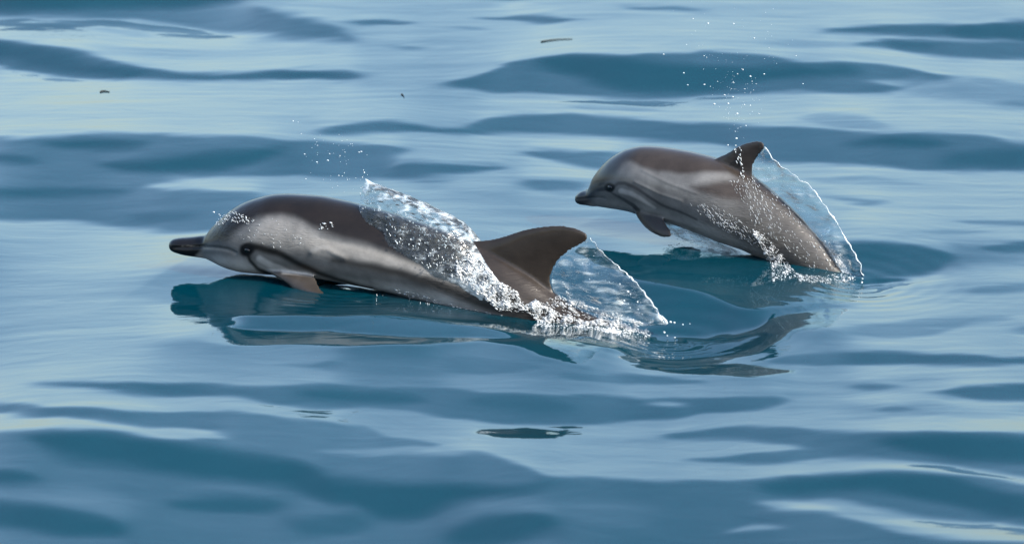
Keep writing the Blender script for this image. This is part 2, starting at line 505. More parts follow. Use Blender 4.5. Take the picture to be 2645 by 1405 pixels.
def build_sea(Hz):
    P = np.stack([XX.ravel(), YY.ravel(), Hz.ravel()], 1)
    pp = to_px(P)
    px = pp[:, 0].reshape(XX.shape)
    py = pp[:, 1].reshape(XX.shape)
    pxw = px + 10 * fft_noise(.25, .2, 3) + 5 * fft_noise(.10, .08, 5)
    pyw = py + 2.6 * fft_noise(.22, .10, 4) + 1.3 * fft_noise(.09, .05, 6)
    shade = 0.86 + 0.03 * fft_noise(.5, .25, 8) + 0.022 * fft_noise(.30, .06, 9)
    tx = np.arange(-700, 3400)
    # rows run away from the boat: the highest and lowest place seen in each row and column, made monotone
    pymax = np.maximum.accumulate(pyw.max(1)[::-1])[::-1]
    pymin = np.minimum.accumulate(pyw.min(1))
    pxmax = np.maximum.accumulate(pxw.max(0))
    pxmin = np.minimum.accumulate(pxw.min(0)[::-1])[::-1]

    def mask(pts, st, sb, ends, shp=XX.shape):
        a = np.array(pts)
        r0 = int(np.searchsorted(-pymin, -(a[:, 2].max() + 40)))
        r1 = int(np.searchsorted(-pymax, -(a[:, 1].min() - 40), side='right'))
        c0 = int(np.searchsorted(pxmax, a[0, 0] - 60))
        c1 = int(np.searchsorted(pxmin, a[-1, 0] + 60, side='right'))
        sl = (slice(r0, r1), slice(c0, c1))
        yt = blur1(np.interp(tx, a[:, 0], a[:, 1]), 22)
        yb = blur1(np.interp(tx, a[:, 0], a[:, 2]), 22)
        qx, qy = pxw[sl], pyw[sl]
        Yt = np.interp(qx, tx, yt)
        Yb = np.interp(qx, tx, yb)
        m = sstep(-st, st, qy - Yt) * sstep(-sb, sb, Yb - qy)
        return sl, m * sstep(a[0, 0] - ends * .3, a[0, 0] + ends, qx) * sstep(-a[-1, 0] - ends * .3, -a[-1, 0] + ends, -qx)
    for pts, val, st, sb, ends in BANDS:
        sl, m = mask(pts, st * 1.1, sb * 1.1, ends * 1.2)
        shade[sl] += (val - shade[sl]) * m
    # outside the frame the same kind of swell goes on
    wild = np.clip(0.5 + 0.42 * fft_noise(.55, .28, 21) + .1 * fft_noise(.25, .1, 22), 0, 1)
    ins = sstep(-160, -20, px) * sstep(-2805, -2665, -px) * sstep(-120, -10, py) * sstep(-1525, -1415, -py)
    shade = shade * ins + wild * (1 - ins)
    slope = np.interp(shade, [0, .05, .2, .35, .5, .65, .85, 1.0], [.31, .26, .180, .112, .052, .000, -.044, -.054])
    # a lower line of sight at the top of the frame, a steeper one at the bottom
    dep = np.arctan2(CAM[2], np.hypot(XX, YY - CAM[1]))
    slope -= (dep - DEP) * 0.5
    # near the animals the water leans enough for the sky above their backs to show in it
    ins0 = ins
    for (x0, y0, x1, y1, hgt, ya) in ((430, 690, 1580, 803, .275, 874), (1480, 583, 2150, 682, .36, 840)):
        wl = y0 + (px - x0) * (y1 - y0) / (x1 - x0)
        dist = np.maximum(py - wl, 30) / (850 * math.sin(DEP))
        need = (np.arctan2(np.interp(px, [850, 920, 1080, 1180], [hgt, .47, .47, hgt]) if hgt == .275 else hgt, dist) + math.radians(2.6) - DEP) / 2
        w = sstep(x0 - 90, x0 + 20, px) * sstep(-x1 - 90, -x1 + 20, -px) * sstep(-16, 26, py + 7 * fft_noise(.30, .2, 41) - (np.interp(px, [1230, 1300, 1450, 1525, 1545], [ya, 888, 925, 945, ya]) if ya == 874 else ya)) * sstep(-1330, -1210, -py)
        slope = np.where(need > slope, slope + (need - slope) * w, slope)
    for pts, val, st, sb, ends in ZONES:
        sl, m = mask(pts, st, sb, ends)
        slope[sl] += (val - slope[sl]) * m
    near = sstep(380, 480, px) * sstep(-2250, -2150, -px) * sstep(560, 640, py) * sstep(-980, -900, -py)
    slope += 0.0022 * fft_noise(.16, .05, 31) + 0.0010 * fft_noise(.08, .03, 32)
    slope += (0.0050 * fft_noise(.55, .034, 33) + 0.0022 * fft_noise(.30, .020, 34)) * (1 - .75 * near) * sstep(.1, .6, shade)
    slope = slope - (1 - ins) * slope.mean() / (1 - ins).mean()
    # height field whose slope away from the boat is the one wanted, as level as possible sideways
    s = slope - slope.mean()
    kx = 2 * np.pi * np.fft.fftfreq(NX, 6.0 / NX)[None, :]
    ky = 2 * np.pi * np.fft.fftfreq(NY, LY / NY)[:, None]
    den = ky ** 2 + 0.06 * kx ** 2 + 0.4
    h = np.real(np.fft.ifft2(-1j * ky * np.fft.fft2(s) / den))
    # rings running out from where the tails cut the surface
    for (qx, qy), am, wl in (((1715, 842),   .0020, .075), ((2185, 712), .0013, .065), ((880, 752), .0012, .06)):
        g = ground(qx, qy)
        r = np.hypot(XX - g[0], (YY - g[1]))
        h = h + am * np.sin(r * 2 * np.pi / wl) * np.exp(-r / .16) * sstep(0, .05, r)
    return h, slope.mean()

H = np.zeros(XX.shape)
for _k in range(8):          # where a crest or trough is seen depends on its height: settle it in a few rounds
    H = H * .5 + build_sea(H)[0] * .5

def settle():
    """the animals float in the swell at a set level: smooth out what the swell adds under them"""
    global H
    P = to_px(np.stack([XX.ravel(), YY.ravel(), np.zeros(XX.size)], 1))
    px, py = P[:, 0].reshape(XX.shape), P[:, 1].reshape(XX.shape)
    for (x0, y0), (x1, y1), w, lift in LEVEL:
        A, B = ground(x0, y0), ground(x1, y1)
        d = (B - A)[:2]
        t = np.clip(((XX - A[0]) * d[0] + (YY - A[1]) * d[1]) / (d @ d), 0, 1)
        r = np.hypot(XX - A[0] - t * d[0], YY - A[1] - t * d[1])
        k = np.exp(-(r / w) ** 2)
        # one smooth low-frequency correction along the animal
        tt = np.linspace(0, 1, 40)
        hh = np.array([H[int(np.clip((A[1] + u * d[1] - Y0) / LY * NY, 0, NY - 1)), int(np.clip((A[0] + u * d[0] + 3) / 6 * NX, 0, NX - 1))] for u in tt])
        H = H + (np.interp(t, np.linspace(0, 1, len(lift)), lift) - np.interp(t, tt, blur1(hh, 5))) * np.exp(-(r / w) ** 2)

LEVEL = [((440, 690), (1700, 815), .34, (.004, .002, -.006, -.024, -.046, -.050)), ((1490, 583), (2170, 684), .34, (0, 0, -.006, -.014))]
settle()

def sea_z(x, y):
    i = np.clip((np.asarray(x) + 3.0) / 6.0 * NX, 0, NX - 2)
    j = np.clip((np.asarray(y) - Y0) / LY * NY, 0, NY - 2)
    i0 = i.astype(int)
    j0 = j.astype(int)
    u, v = i - i0, j - j0
    return (H[j0, i0] * (1 - u) * (1 - v) + H[j0, i0 + 1] * u * (1 - v) + H[j0 + 1, i0] * (1 - u) * v + H[j0 + 1, i0 + 1] * u * v)

def sea_mesh():
    g = np.geomspace(0.02, 4000, 60)
    xs = np.concatenate([(-3.0 - g)[::-1], GX, 3.0 - 6.0 / NX + g])
    ys = np.concatenate([(Y0 - g)[::-1], GY, GY[-1] + g])
    X, Y = np.meshgrid(xs, ys)
    ex = np.maximum(np.maximum(-3 - X, X - GX[-1]), np.maximum(Y0 - Y, Y - GY[-1]))
    Z = sea_z(np.clip(X, -3, GX[-1]), np.clip(Y, Y0, GY[-1])) * np.exp(-np.maximum(ex, 0) / 1.5)
    far = sstep(0.5, 4, ex) * sstep(-400, -40, -ex)
    Z = Z + far * 0.03 * (np.sin(X * 1.1 + Y * 1.9) + np.sin(-X * .7 + Y * 2.7 + 1) + np.sin(X * 2.1 + Y * .9 + 2))
    V = np.stack([X.ravel(), Y.ravel(), Z.ravel()], 1)
    ny, nx = X.shape
    i = np.arange(nx * ny).reshape(ny, nx)
    Fq = np.stack([i[:-1, :-1], i[:-1, 1:], i[1:, 1:], i[1:, :-1]], -1).reshape(-1, 4)
    me = bpy.data.meshes.new('sea')
    me.vertices.add(len(V))
    me.vertices.foreach_set('co', V.ravel())
    me.loops.add(Fq.size)
    me.loops.foreach_set('vertex_index', Fq.ravel().astype(np.int32))
    me.polygons.add(len(Fq))
    me.polygons.foreach_set('loop_start', np.arange(0, Fq.size, 4, dtype=np.int32))
    me.update(calc_edges=True)
    me.polygons.foreach_set('use_smooth', np.ones(len(Fq), bool))
    me.materials.append(M_SEA)
    o = bpy.data.objects.new('sea', me)
    C.objects.link(o)
    tag(o, 'calm blue sea with smooth swell and pale sky reflections', 'sea', kind='structure')
    return o
sea_mesh()

# ------------------------------------------------------------------ dolphins
class Frame:
    """upright lengthwise plane of one animal: a = along (to the right), d = sideways towards the boat, z = up"""
    def __init__(s, p0, p1):
        A, B = ground(*p0), ground(*p1)
        s.o = A
        s.e1 = (B - A) / np.linalg.norm(B - A)
        s.e2 = np.array([s.e1[1], -s.e1[0], 0.0])
        if s.e2[1] > 0:
            s.e2 = -s.e2
    def at(s, px, py, d=0.0):
        r = ray(px, py)
        q = s.o + s.e2 * d
        return CAM + r * (np.dot(q - CAM, s.e2) / np.dot(r, s.e2))
    def loc(s, P):
        q = np.atleast_2d(P) - s.o
        return q @ s.e1, q @ s.e2, q[:, 2]
    def mir(s, P):
        P = np.atleast_2d(P)
        d = (P - s.o) @ s.e2
        return P - 2 * np.outer(d, s.e2)
    def near_px(s, P):
        """photo place of a point or of its mirror twin on the side that faces the boat"""
        P = np.atleast_2d(P)
        d = (P - s.o) @ s.e2
        return to_px(P + np.outer(np.abs(d) - d, s.e2))

def pchip(t, y, q):
    """smooth monotone interpolation"""
    t = np.asarray(t, float)
    y = np.asarray(y, float)
    h = np.diff(t)
    dl = np.diff(y) / h
    m = np.zeros_like(y)
    m[0], m[-1] = dl[0], dl[-1]
    for i in range(1, len(y) - 1):
        if dl[i - 1] * dl[i] > 0:
            w1, w2 = 2 * h[i] + h[i - 1], h[i] + 2 * h[i - 1]
            m[i] = (w1 + w2) / (w1 / dl[i - 1] + w2 / dl[i])
    k = np.clip(np.searchsorted(t, q) - 1, 0, len(h) - 1)
    u = (q - t[k]) / h[k]
    return ((1 + 2 * u) * (1 - u) ** 2 * y[k] + u * (1 - u) ** 2 * h[k] * m[k] + u * u * (3 - 2 * u) * y[k + 1] + u * u * (u - 1) * h[k] * m[k + 1])

class Shell:
    def __init__(s):
        s.V, s.F = [], []
    def rings(s, rings):
        n = len(rings[0])
        b = len(s.V)
        for r in rings:
            s.V += [np.array(p) for p in r]
        for i in range(len(rings) - 1):
            for j in range(n):
                k = (j + 1) % n
                s.F.append((b + i * n + j, b + i * n + k, b + (i + 1) * n + k, b + (i + 1) * n + j))
        s.F.append(tuple(b + j for j in range(n))[::-1])
        s.F.append(tuple(b + (len(rings) - 1) * n + j for j in range(n)))

def loft_body(fr, st, sh, nr=150, ns=56):
    tops = np.array([fr.at(a, b) for a, b, _, _, _ in st])
    bots = np.array([fr.at(c, d) for _, _, c, d, _ in st])
    wr = [s[4] for s in st]
    cen = (tops + bots) / 2
    t = np.concatenate([[0], np.cumsum(np.linalg.norm(np.diff(cen, axis=0), axis=1))])
    q = np.concatenate([np.linspace(0, t[6], 50)[:-1], np.linspace(t[6], t[-1], nr)])
    TT = np.stack([pchip(t, tops[:, k], q) for k in range(3)], 1)
    BB = np.stack([pchip(t, bots[:, k], q) for k in range(3)], 1)
    W = pchip(t, wr, q)
    rings = []
    for i in range(len(q)):
        c = (TT[i] + BB[i]) / 2
        u = (TT[i] - BB[i]) / 2
        hw = np.linalg.norm(u) * W[i]
        rings.append([c + u * math.sin(a) * (1 - .06 * math.cos(a) ** 2) + fr.e2 * hw * math.cos(a) for a in np.linspace(0, 2 * math.pi, ns, endpoint=False)])
    sh.rings(rings)

def foil(fr, lead, trail, d0, d1, th0, th1, sh, n=26, ns=24, side=1):
    """fin between a leading and a trailing edge traced from root to tip; d0..d1 sideways offset, th half thickness"""
    def res(c):
        P = np.array(c, float)
        t = np.concatenate([[0], np.cumsum(np.linalg.norm(np.diff(P, axis=0), axis=1))])
        t /= t[-1]
        q = np.linspace(0, 1, n) 
        return np.stack([pchip(t, P[:, 0], q), pchip(t, P[:, 1], q)], 1)
    L, Tr = res(lead), res(trail)
    rings = []
    for i in range(n - 1):
        f = i / (n - 1)
        d = d0 + (d1 - d0) * f
        a, b = fr.at(*L[i], d), fr.at(*Tr[i], d)
        th = th0 + (th1 - th0) * f
        ring = []
        ax = b - a
        c = np.linalg.norm(ax)
        nrm = np.cross(ax / (c + 1e-9), fr.at(*L[i + 1], d0 + (d1 - d0) * (i + 1) / (n - 1)) - a + fr.at(*Tr[i + 1], d0 + (d1 - d0) * (i + 1) / (n - 1)) - b)
        nrm /= np.linalg.norm(nrm) + 1e-9
        th = min(th, c * .25 + .003)
        for a_ in np.linspace(0, 2 * math.pi, ns, endpoint=False):
            u = (1 - math.cos(a_)) / 2
            y = math.sin(a_) * (1.25 - .8 * u)
            ring.append(a + ax * u + nrm * th * y)
        if side < 0:
            ring = list(fr.mir(np.array(ring)))[::-1]
        rings.append(ring)
    sh.rings(rings)

def flukes(fr, p_tail, p_before, span, sh):
    a = fr.at(*p_tail)
    ax = a - fr.at(*p_before)
    ax /= np.linalg.norm(ax)
    up = np.cross(ax, fr.e2)
    for sd in (1, -1):
        rings = []
        for i in range(14):
            f = i / 13
            le = a - ax * .10 * (1 - f) + ax * (.16 * f ** 1.4) * span / .25 + fr.e2 * sd * span * f
            te = a + ax * (.05 + .13 * f ** 2.0) * span / .25 + fr.e2 * sd * span * f
            if f == 1:
                te = le + ax * .012
            th = .014 * (1 - f) + .005
            ring = []
            for q in np.linspace(0, 2 * math.pi, 16, endpoint=False):
                u = (1 - math.cos(q)) / 2
                ring.append(le + (te - le) * u + up * th * math.sin(q))
            rings.append(ring if sd > 0 else ring[::-1])
        sh.rings(rings)

def seg_dist(P, line):
    """distance of points to a polyline and the arc fraction of the nearest spot"""
    L = np.array(line, float)
    best = np.full(len(P), 1e9)
    frac = np.zeros(len(P))
    ln = np.linalg.norm(np.diff(L, axis=0), axis=1)
    cum = np.concatenate([[0], np.cumsum(ln)])
    for i in range(len(L) - 1):
        d = L[i + 1] - L[i]
        t = np.clip(((P - L[i]) @ d) / (d @ d), 0, 1)
        q = np.linalg.norm(P - (L[i] + t[:, None] * d), axis=1)
        m = q < best
        best[m] = q[m]
        frac[m] = (cum[i] + t[m] * ln[i]) / cum[-1]
    return best, frac

def above(P, curve, soft):
    """1 where the point lies above a curve y(x)"""
    c = np.array(curve, float)
    y = np.interp(P[:, 0], c[:, 0], c[:, 1])
    return sstep(-soft, soft, y - P[:, 1])

def inside(P, poly, soft):
    poly = np.array(poly, float)
    n = len(poly)
    ins = np.zeros(len(P), bool)
    j = n - 1
    for i in range(n):
        xi, yi = poly[i]
        xj, yj = poly[j]
        c = ((yi > P[:, 1]) != (yj > P[:, 1])) & (P[:, 0] < (xj - xi) * (P[:, 1] - yi) / (yj - yi + 1e-12) + xi)
        ins ^= c
        j = i
    d, _ = seg_dist(P, list(poly) + [poly[0]])
    return sstep(-soft, soft, np.where(ins, d, -d))

def stripe(P, line, w0, w1, soft):
    d, f = seg_dist(P, line)
    w = w0 + (w1 - w0) * f
    return sstep(0, soft, w + soft * .5 - d)

def make_dolphin(cfg):
    fr = cfg['frame']
    sh = Shell()
    loft_body(fr, cfg['stations'], sh)
    foil(fr, *cfg['fin'], 0, 0, cfg['fin_th'], .004, sh)
    for sd in (1, -1):
        foil(fr, *cfg['flipper'], *cfg['flipper_d'], cfg['flip_th'], .005, sh, side=sd)
    flukes(fr, *cfg['fluke'], sh)
    me = remeshed('body', sh.V, sh.F, cfg['voxel'], 5)
    V = co(me)
    pp = fr.near_px(V)
    # the mouth is a real groove
    dm, _ = seg_dist(pp, cfg['mouth'])
    a, d, z = fr.loc(V)
    g = np.exp(-(dm / cfg['mouth_w']) ** 2) * cfg['mouth_d'] * np.sign(d) * sstep(0.002, 0.010, np.abs(d))
    V = V - np.outer(g, fr.e2)
    for line, w_, h_ in cfg.get('folds', ()):      # folds of skin
        df, _ = seg_dist(pp, line)
        V = V + np.outer(np.exp(-(df / w_) ** 2) * h_ * np.sign(d), fr.e2)
    me.vertices.foreach_set('co', V.ravel())
    me.update()
    col, wet = cfg['paint'](pp, np.abs(d), z)
    at = me.attributes.new('pigment', 'FLOAT_COLOR', 'POINT')
    at.data.foreach_set('color', np.concatenate([col, np.ones((len(V), 1))], 1).astype(np.float32).ravel())
    aw = me.attributes.new('wet', 'FLOAT', 'POINT')
    aw.data.foreach_set('value', wet.astype(np.float32))
    me.polygons.foreach_set('use_smooth', np.ones(len(me.polygons), bool))
    me.materials.append(M_SKIN)
    bvh = BVHTree.FromPolygons([tuple(v) for v in V], [tuple(p.vertices) for p in me.polygons])
    base = fr.at(*cfg['base'])
    root = empty('dolphin', (base[0], base[1], 0))
    tag(root, cfg['label'], 'dolphin', 'dolphins leaping side by side')
    o = bpy.data.objects.new('body', me)
    C.objects.link(o)
    o.parent = root
    o.matrix_parent_inverse = root.matrix_world.inverted()
    # eyes
    hit = bvh.ray_cast(Vector(CAM), Vector(ray(*cfg['eye'])))
    hp, hn = np.array(hit[0]), np.array(hit[1])
    for sd in (1, -1):
        c = hp if sd > 0 else fr.mir(hp)[0]
        nn = hn if sd > 0 else hn - 2 * np.dot(hn, fr.e2) * fr.e2
        es = Shell()
        ax = fr.e1 - nn * np.dot(fr.e1, nn)
        ax /= np.linalg.norm(ax)
        up = np.cross(nn, ax)
        r = cfg['eye_r']
        rings = []
        for i in range(1, 12):
            f = math.pi * i / 12
            rings.append([c - nn * r * .35 + nn * r * math.cos(f) * .75 + (ax * math.cos(q) * 1.25 + up * math.sin(q) * .85) * r * math.sin(f)
                          for q in np.linspace(0, 2 * math.pi, 20, endpoint=False)])
        es.rings(rings)
        mesh_obj('eye', es.V, es.F, M_EYE, root)
    return root, bvh

# ---- adult
FA = Frame((440, 690), (1515, 797))
ADULT_ST = [
 (437, 628, 438, 640, 1.1), (444, 619, 445, 648, 1.2), (460, 615, 460, 654, 1.25), (485, 613, 484, 660, 1.15), (512, 610, 512, 664, 1.05),
 (534, 606, 532, 667, 1.0), (543, 593, 545, 672, .95), (556, 579, 556, 677, .92), (575, 562, 577, 687, .9), (600, 541, 603, 696, .88),
 (630, 524, 632, 702, .87), (665, 512, 665, 705, .87), (710, 503, 705, 708, .87), (760, 503, 750, 711, .87), (815, 507, 800, 715, .88),
 (870, 517, 850, 722, .88), (930, 531, 905, 732, .88), (1000, 550, 965, 744, .88), (1075, 574, 1035, 760, .88), (1150, 600, 1105, 780, .88),
 (1220, 628, 1175, 802, .87), (1300, 665, 1250, 824, .85), (1370, 708, 1320, 845, .82), (1440, 766, 1400, 868, .78), (1500, 802, 1470, 884, .75),
 (1570, 832, 1545, 904, .70), (1650, 862, 1630, 925, .62), (1740, 898, 1725, 948, .56), (1830, 934, 1820, 970, .52), (1910, 965, 1905, 990, .5),
 (1930, 974, 1928, 986, .5)]
BLACK = np.array([.005, .0045, .005])
CAPE = np.array([.0088, .0070, .0058])
GREY = np.array([.088, .090, .092])
LIGHT = np.array([.200, .194, .186])
WHITE = np.array([.265, .270, .275])
DKGR = np.array([.0125, .0110, .0100])

def mixc(col, c, m):
    return col + (c - col) * m[:, None]

def wob(P, s, k, seed):
    return np.array([mnoise.noise(Vector((x * s, y * s, seed))) for x, y in P]) * k

def paint_adult(P, d, z):
    P = P + np.stack([wob(P, .02, 4, 1.3), wob(P, .018, 5, 7.7)], 1)
    col = np.tile(GREY, (len(P), 1))
    col = mixc(col, WHITE, 1 - above(P, [(440, 655), (540, 660), (620, 668), (700, 690), (800, 707), (900, 722), (1000, 735), (1100, 752), (1250, 800), (1450, 860), (2000, 1000)], 14))
    # pale streak along the flank
    col = mixc(col, LIGHT, stripe(P, [(815, 632), (870, 642), (950, 658), (1030, 680), (1110, 706), (1200, 742)], 20, 12, 18))
    # dusky streak under it
    col = mixc(col, DKGR, stripe(P, [(860, 672), (940, 686), (1030, 706), (1130, 735), (1250, 778), (1400, 838), (1600, 900)], 4, 32, 22) * .8)
    # dark cape over back, fin and tail
    col = mixc(col, CAPE, above(P, [(380, 615), (540, 622), (585, 618), (615, 600), (645, 578), (662, 566), (690, 559), (727, 557), (760, 564), (790, 579), (820, 592), (850, 603), (890, 618),
                                    (942, 634), (1020, 660), (1095, 686), (1180, 716), (1280, 752), (1420, 820), (1600, 880), (2000, 1010)], 17))
    fin = inside(P, [(1205, 640), (1213, 610), (1400, 570), (1535, 590), (1535, 630), (1450, 700), (1440, 770), (1560, 830), (1400, 840), (1260, 740)], 16)
    col = mixc(col, np.array([.0175, .0142, .0120]), fin)
    # pale blaze behind the eye
    col = mixc(col, LIGHT * .9, inside(P, [(640, 622), (655, 590), (690, 566), (735, 566), (775, 580), (815, 606), (800, 640), (750, 650), (700, 632), (650, 632)], 16) * .7)
    # eye to flipper, eye to vent
    col = mixc(col, DKGR * .6, stripe(P, [(640, 655), (648, 674), (666, 692), (690, 702), (720, 706)], 4, 7, 10) * .95)
    col = mixc(col, WHITE, stripe(P, [(672, 668), (700, 682), (740, 697), (790, 708)], 8, 3, 8) * .8)
    col = mixc(col, DKGR * .55, stripe(P, [(645, 638), (668, 640), (712, 650), (752, 668), (788, 689), (825, 705), (880, 723), (960, 744)], 10, 4, 14) * .95)
    # beak
    col = mixc(col, BLACK, sstep(-8, 8, 532 - P[:, 0] + (P[:, 1] - 625) * -.7) * 1.0)
    col = mixc(col, BLACK * 1.4, stripe(P, [(520, 632), (560, 636), (590, 640), (612, 650)], 2, 1, 5) * .6)
    col = mixc(col, LIGHT * .5, stripe(P, [(468, 637), (500, 636), (535, 634)], .8, .8, 2.5) * .6)  # highlight on the lip, painted in as a thin pale line
    d1 = np.hypot((P[:, 0] - 638) / 1.15, P[:, 1] - 646)
    col = mixc(col, BLACK, sstep(22, 12, d1))
    # flippers are grey-brown
    fl = inside(P, [(688, 703), (735, 735), (790, 762), (850, 775), (870, 768), (840, 738), (815, 716), (760, 706)], 6) * sstep(.055, .075, d)
    col = mixc(col, np.array([.034, .030, .027]), fl)
    wet = inside(P, [(545, 600), (575, 560), (620, 545), (680, 552), (760, 560), (850, 580), (870, 610), (800, 640), (720, 645), (640, 625), (580, 625)], 22) * .5
    wet += inside(P, [(1150, 640), (1230, 660), (1480, 800), (1700, 880), (1500, 900), (1250, 830), (1050, 780)], 30) * .6
    return col, np.clip(wet + .10, 0, 1)

adult_cfg = dict(
 frame=FA, stations=ADULT_ST, voxel=.0042, fin_th=.022, flip_th=.013,
 fin=([(1165, 660), (1205, 624), (1257, 620), (1297, 611.5), (1349, 594.5), (1395, 585.5), (1441, 582), (1472, 585.5), (1499, 594), (1519, 606), (1525, 614)],
      [(1445, 810), (1440, 768), (1427, 744), (1423, 720), (1429, 698), (1444, 674), (1472, 649), (1502, 632), (1519, 620), (1525, 614)]),
 flipper=([(665, 690), (690, 702), (727, 723), (758, 745), (798, 759), (844, 768), (868, 770)],
          [(800, 705), (816, 719), (825, 741), (835, 753), (848, 763), (868, 770)]),
 flipper_d=(.055, .175), fluke=((1925, 978), (1800, 930), .26),
 mouth=[(447, 640), (480, 640), (520, 638), (560, 640), (590, 645), (608, 653)], mouth_w=4.5, mouth_d=.0045,
 folds=[([(806, 654), (826, 644), (846, 645), (868, 656), (890, 668)], 7, .0025), ([(1230, 700), (1300, 745), (1360, 790)], 9, .004)],
 eye=(638, 647), eye_r=.0085, paint=paint_adult, base=(900, 700),
 label='large dark-backed striped dolphin surfacing in front, water sheeting over its back')
adult, bvh_a = make_dolphin(adult_cfg)

# ---- calf
FC = Frame((1490, 583), (2170, 684))
CALF_ST = [
 (1487, 508, 1488, 519, 1.1), (1491, 502, 1492, 525, 1.1), (1503, 494, 1504, 529, 1.12), (1515, 490, 1519, 530.5, 1.15), (1522, 486, 1532, 533, 1.08),
 (1527.5, 474, 1545, 533, .98), (1535, 457, 1560, 535, .93), (1547, 440, 1580, 538, .9), (1566, 419, 1603, 541, .88), (1590, 400, 1630, 546, .86),
 (1625, 384, 1660, 555, .85), (1665, 378.5, 1695, 565, .85), (1710, 382, 1730, 574, .85), (1760, 390, 1770, 587, .85), (1810, 401, 1812, 603, .85),
 (1860, 416, 1855, 620, .85), (1905, 437, 1893, 634, .84), (1945, 462, 1925, 645, .83), (1980, 488, 1958, 660, .82), (2020, 521, 1995, 673, .8),
 (2060, 560, 2032, 686, .78), (2098, 601, 2060, 706, .76), (2132, 642, 2091, 724, .74), (2160, 683, 2117, 745, .72), (2190, 725, 2160, 757, .68),
 (2220, 770, 2197, 793, .62), (2250, 815, 2235, 830, .6), (2272, 850, 2266, 858, .6)]

def paint_calf(P, d, z):
    P = P + np.stack([wob(P, .025, 3, 2.3), wob(P, .022, 4, 9.7)], 1)
    cape = np.array([.030, .0245, .021])
    grey = np.array([0.0930, 0.0930, 0.0930])
    lite = np.array([.200, .197, .192])
    col = np.tile(grey, (len(P), 1))
    # rear body is brown grey
    rear = sstep(1820, 1960, P[:, 0])
    col = mixc(col, np.array([.062, .060, .058]), rear)
    col = mixc(col, np.array([0.1860, 0.1860, 0.1860]), 1 - above(P, [(1490, 516), (1560, 520), (1620, 524), (1680, 535), (1740, 553), (1820, 580), (1900, 615), (2000, 665), (2300, 900)], 12))
    # blaze sweeping up from the face
    col = mixc(col, lite, inside(P, [(1650, 440), (1700, 452), (1760, 460), (1830, 452), (1880, 450), (1880, 466), (1820, 472), (1770, 490), (1800, 520), (1740, 525), (1690, 480)], 20) * .3)
    col = mixc(col, cape, above(P, [(1480, 380), (1570, 414), (1600, 416), (1618, 413), (1640, 421), (1662, 432), (1698, 443), (1754, 448), (1821, 446), (1880, 446), (1930, 470), (2000, 520), (2100, 590)], 9))
    col = mixc(col, np.array([0.0322, 0.0285, 0.0273]), above(P, [(1835, 380), (1846, 411), (1890, 432), (1945, 455), (1990, 470), (2000, 300)], 10) * sstep(1830, 1860, P[:, 0]) * sstep(-1990, -1960, -P[:, 0]))
    col = mixc(col, np.array([0.0372, 0.0310, 0.0273]), inside(P, [(1785, 482), (1849, 474), (1904, 468), (1932, 484), (1918, 520), (1860, 512), (1807, 497)], 12))
    col = mixc(col, np.array([0.0341, 0.0341, 0.0360]), stripe(P, [(1580, 483), (1597, 474), (1614, 474), (1641, 485), (1671, 504), (1704, 526), (1752, 546), (1800, 566)], 4.5, 2.5, 6) * .9)
    col = mixc(col, lite * 1.25, stripe(P, [(1605, 494), (1630, 499), (1660, 516), (1690, 536)], 7, 3, 8) * .8)
    col = mixc(col, np.array([0.0341, 0.0341, 0.0360]), stripe(P, [(1578, 496), (1592, 506), (1615, 518), (1638, 532), (1650, 545)], 2.5, 6, 6) * .9)
    # beak
    col = mixc(col, np.array([0.0217, 0.0217, 0.0236]), sstep(-16, 16, 1536 - P[:, 0] + (508 - P[:, 1]) * .9) * .9)
    col = mixc(col, BLACK * 2, sstep(-26, 12, 1502 - P[:, 0]) * .55)
    col = mixc(col, np.array([0.0155, 0.0155, 0.0174]), stripe(P, [(1522, 489), (1545, 492), (1560, 489), (1575, 485)], 3, 6, 5) * .8)
    d1 = np.hypot((P[:, 0] - 1575) / 1.2, P[:, 1] - 484.5)
    col = mixc(col, BLACK, sstep(14, 8, d1))
    fl = sstep(538, 552, P[:, 1] + (P[:, 0] - 1640) * -.18) * inside(P, [(1630, 530), (1650, 565), (1690, 608), (1735, 618), (1740, 600), (1705, 552), (1690, 545)], 5) * sstep(.03, .05, d)
    col = mixc(col, np.array([.020, .018, .017]), fl)
    col = col * (.92 - .20 * rear)[:, None]
    wet = sstep(1720, 1900, P[:, 0]) * .85
    wet *= 1 - .8 * above(P, [(1700, 470), (1900, 445), (1960, 440), (1990, 300)], 12) * (P[:, 0] < 1960)
    return col, np.clip(wet + .06, 0, 1)

calf_cfg = dict(
 frame=FC, stations=CALF_ST, voxel=.0034, fin_th=.014, flip_th=.009,
 fin=([(1818, 440), (1846, 411), (1877, 396.5), (1904, 379.5), (1932, 368.5), (1957, 364.5), (1968, 367), (1974, 372.5), (1975.5, 379)],
      [(1950, 505), (1949, 466), (1943, 448), (1945, 432), (1954, 412), (1967, 393), (1973, 385), (1975.5, 379)]),
 flipper=([(1612, 510), (1634, 538), (1646, 562), (1663, 585), (1689, 604), (1716, 613), (1736, 611)],
          [(1705, 530), (1709, 554), (1716, 568), (1724, 581), (1732, 595), (1736, 611)]),
 flipper_d=(.050, .105), fluke=((2270, 852), (2235, 805), .17),
 mouth=[(1490, 515), (1510, 513), (1530, 511), (1548, 510), (1562, 513)], mouth_w=3.0, mouth_d=.0022,
 folds=[([(1640, 470), (1700, 500), (1760, 520)], 4, .0015), ([(1660, 440), (1720, 470), (1800, 500)], 4, .0012), ([(1690, 560), (1740, 570), (1800, 590)], 5, .0015)],
 eye=(1575, 484.5), eye_r=.0085, paint=paint_calf, base=(1800, 560),
 label='small brown-backed dolphin calf leaping clear of the water behind the larger one')
calf, bvh_c = make_dolphin(calf_cfg)

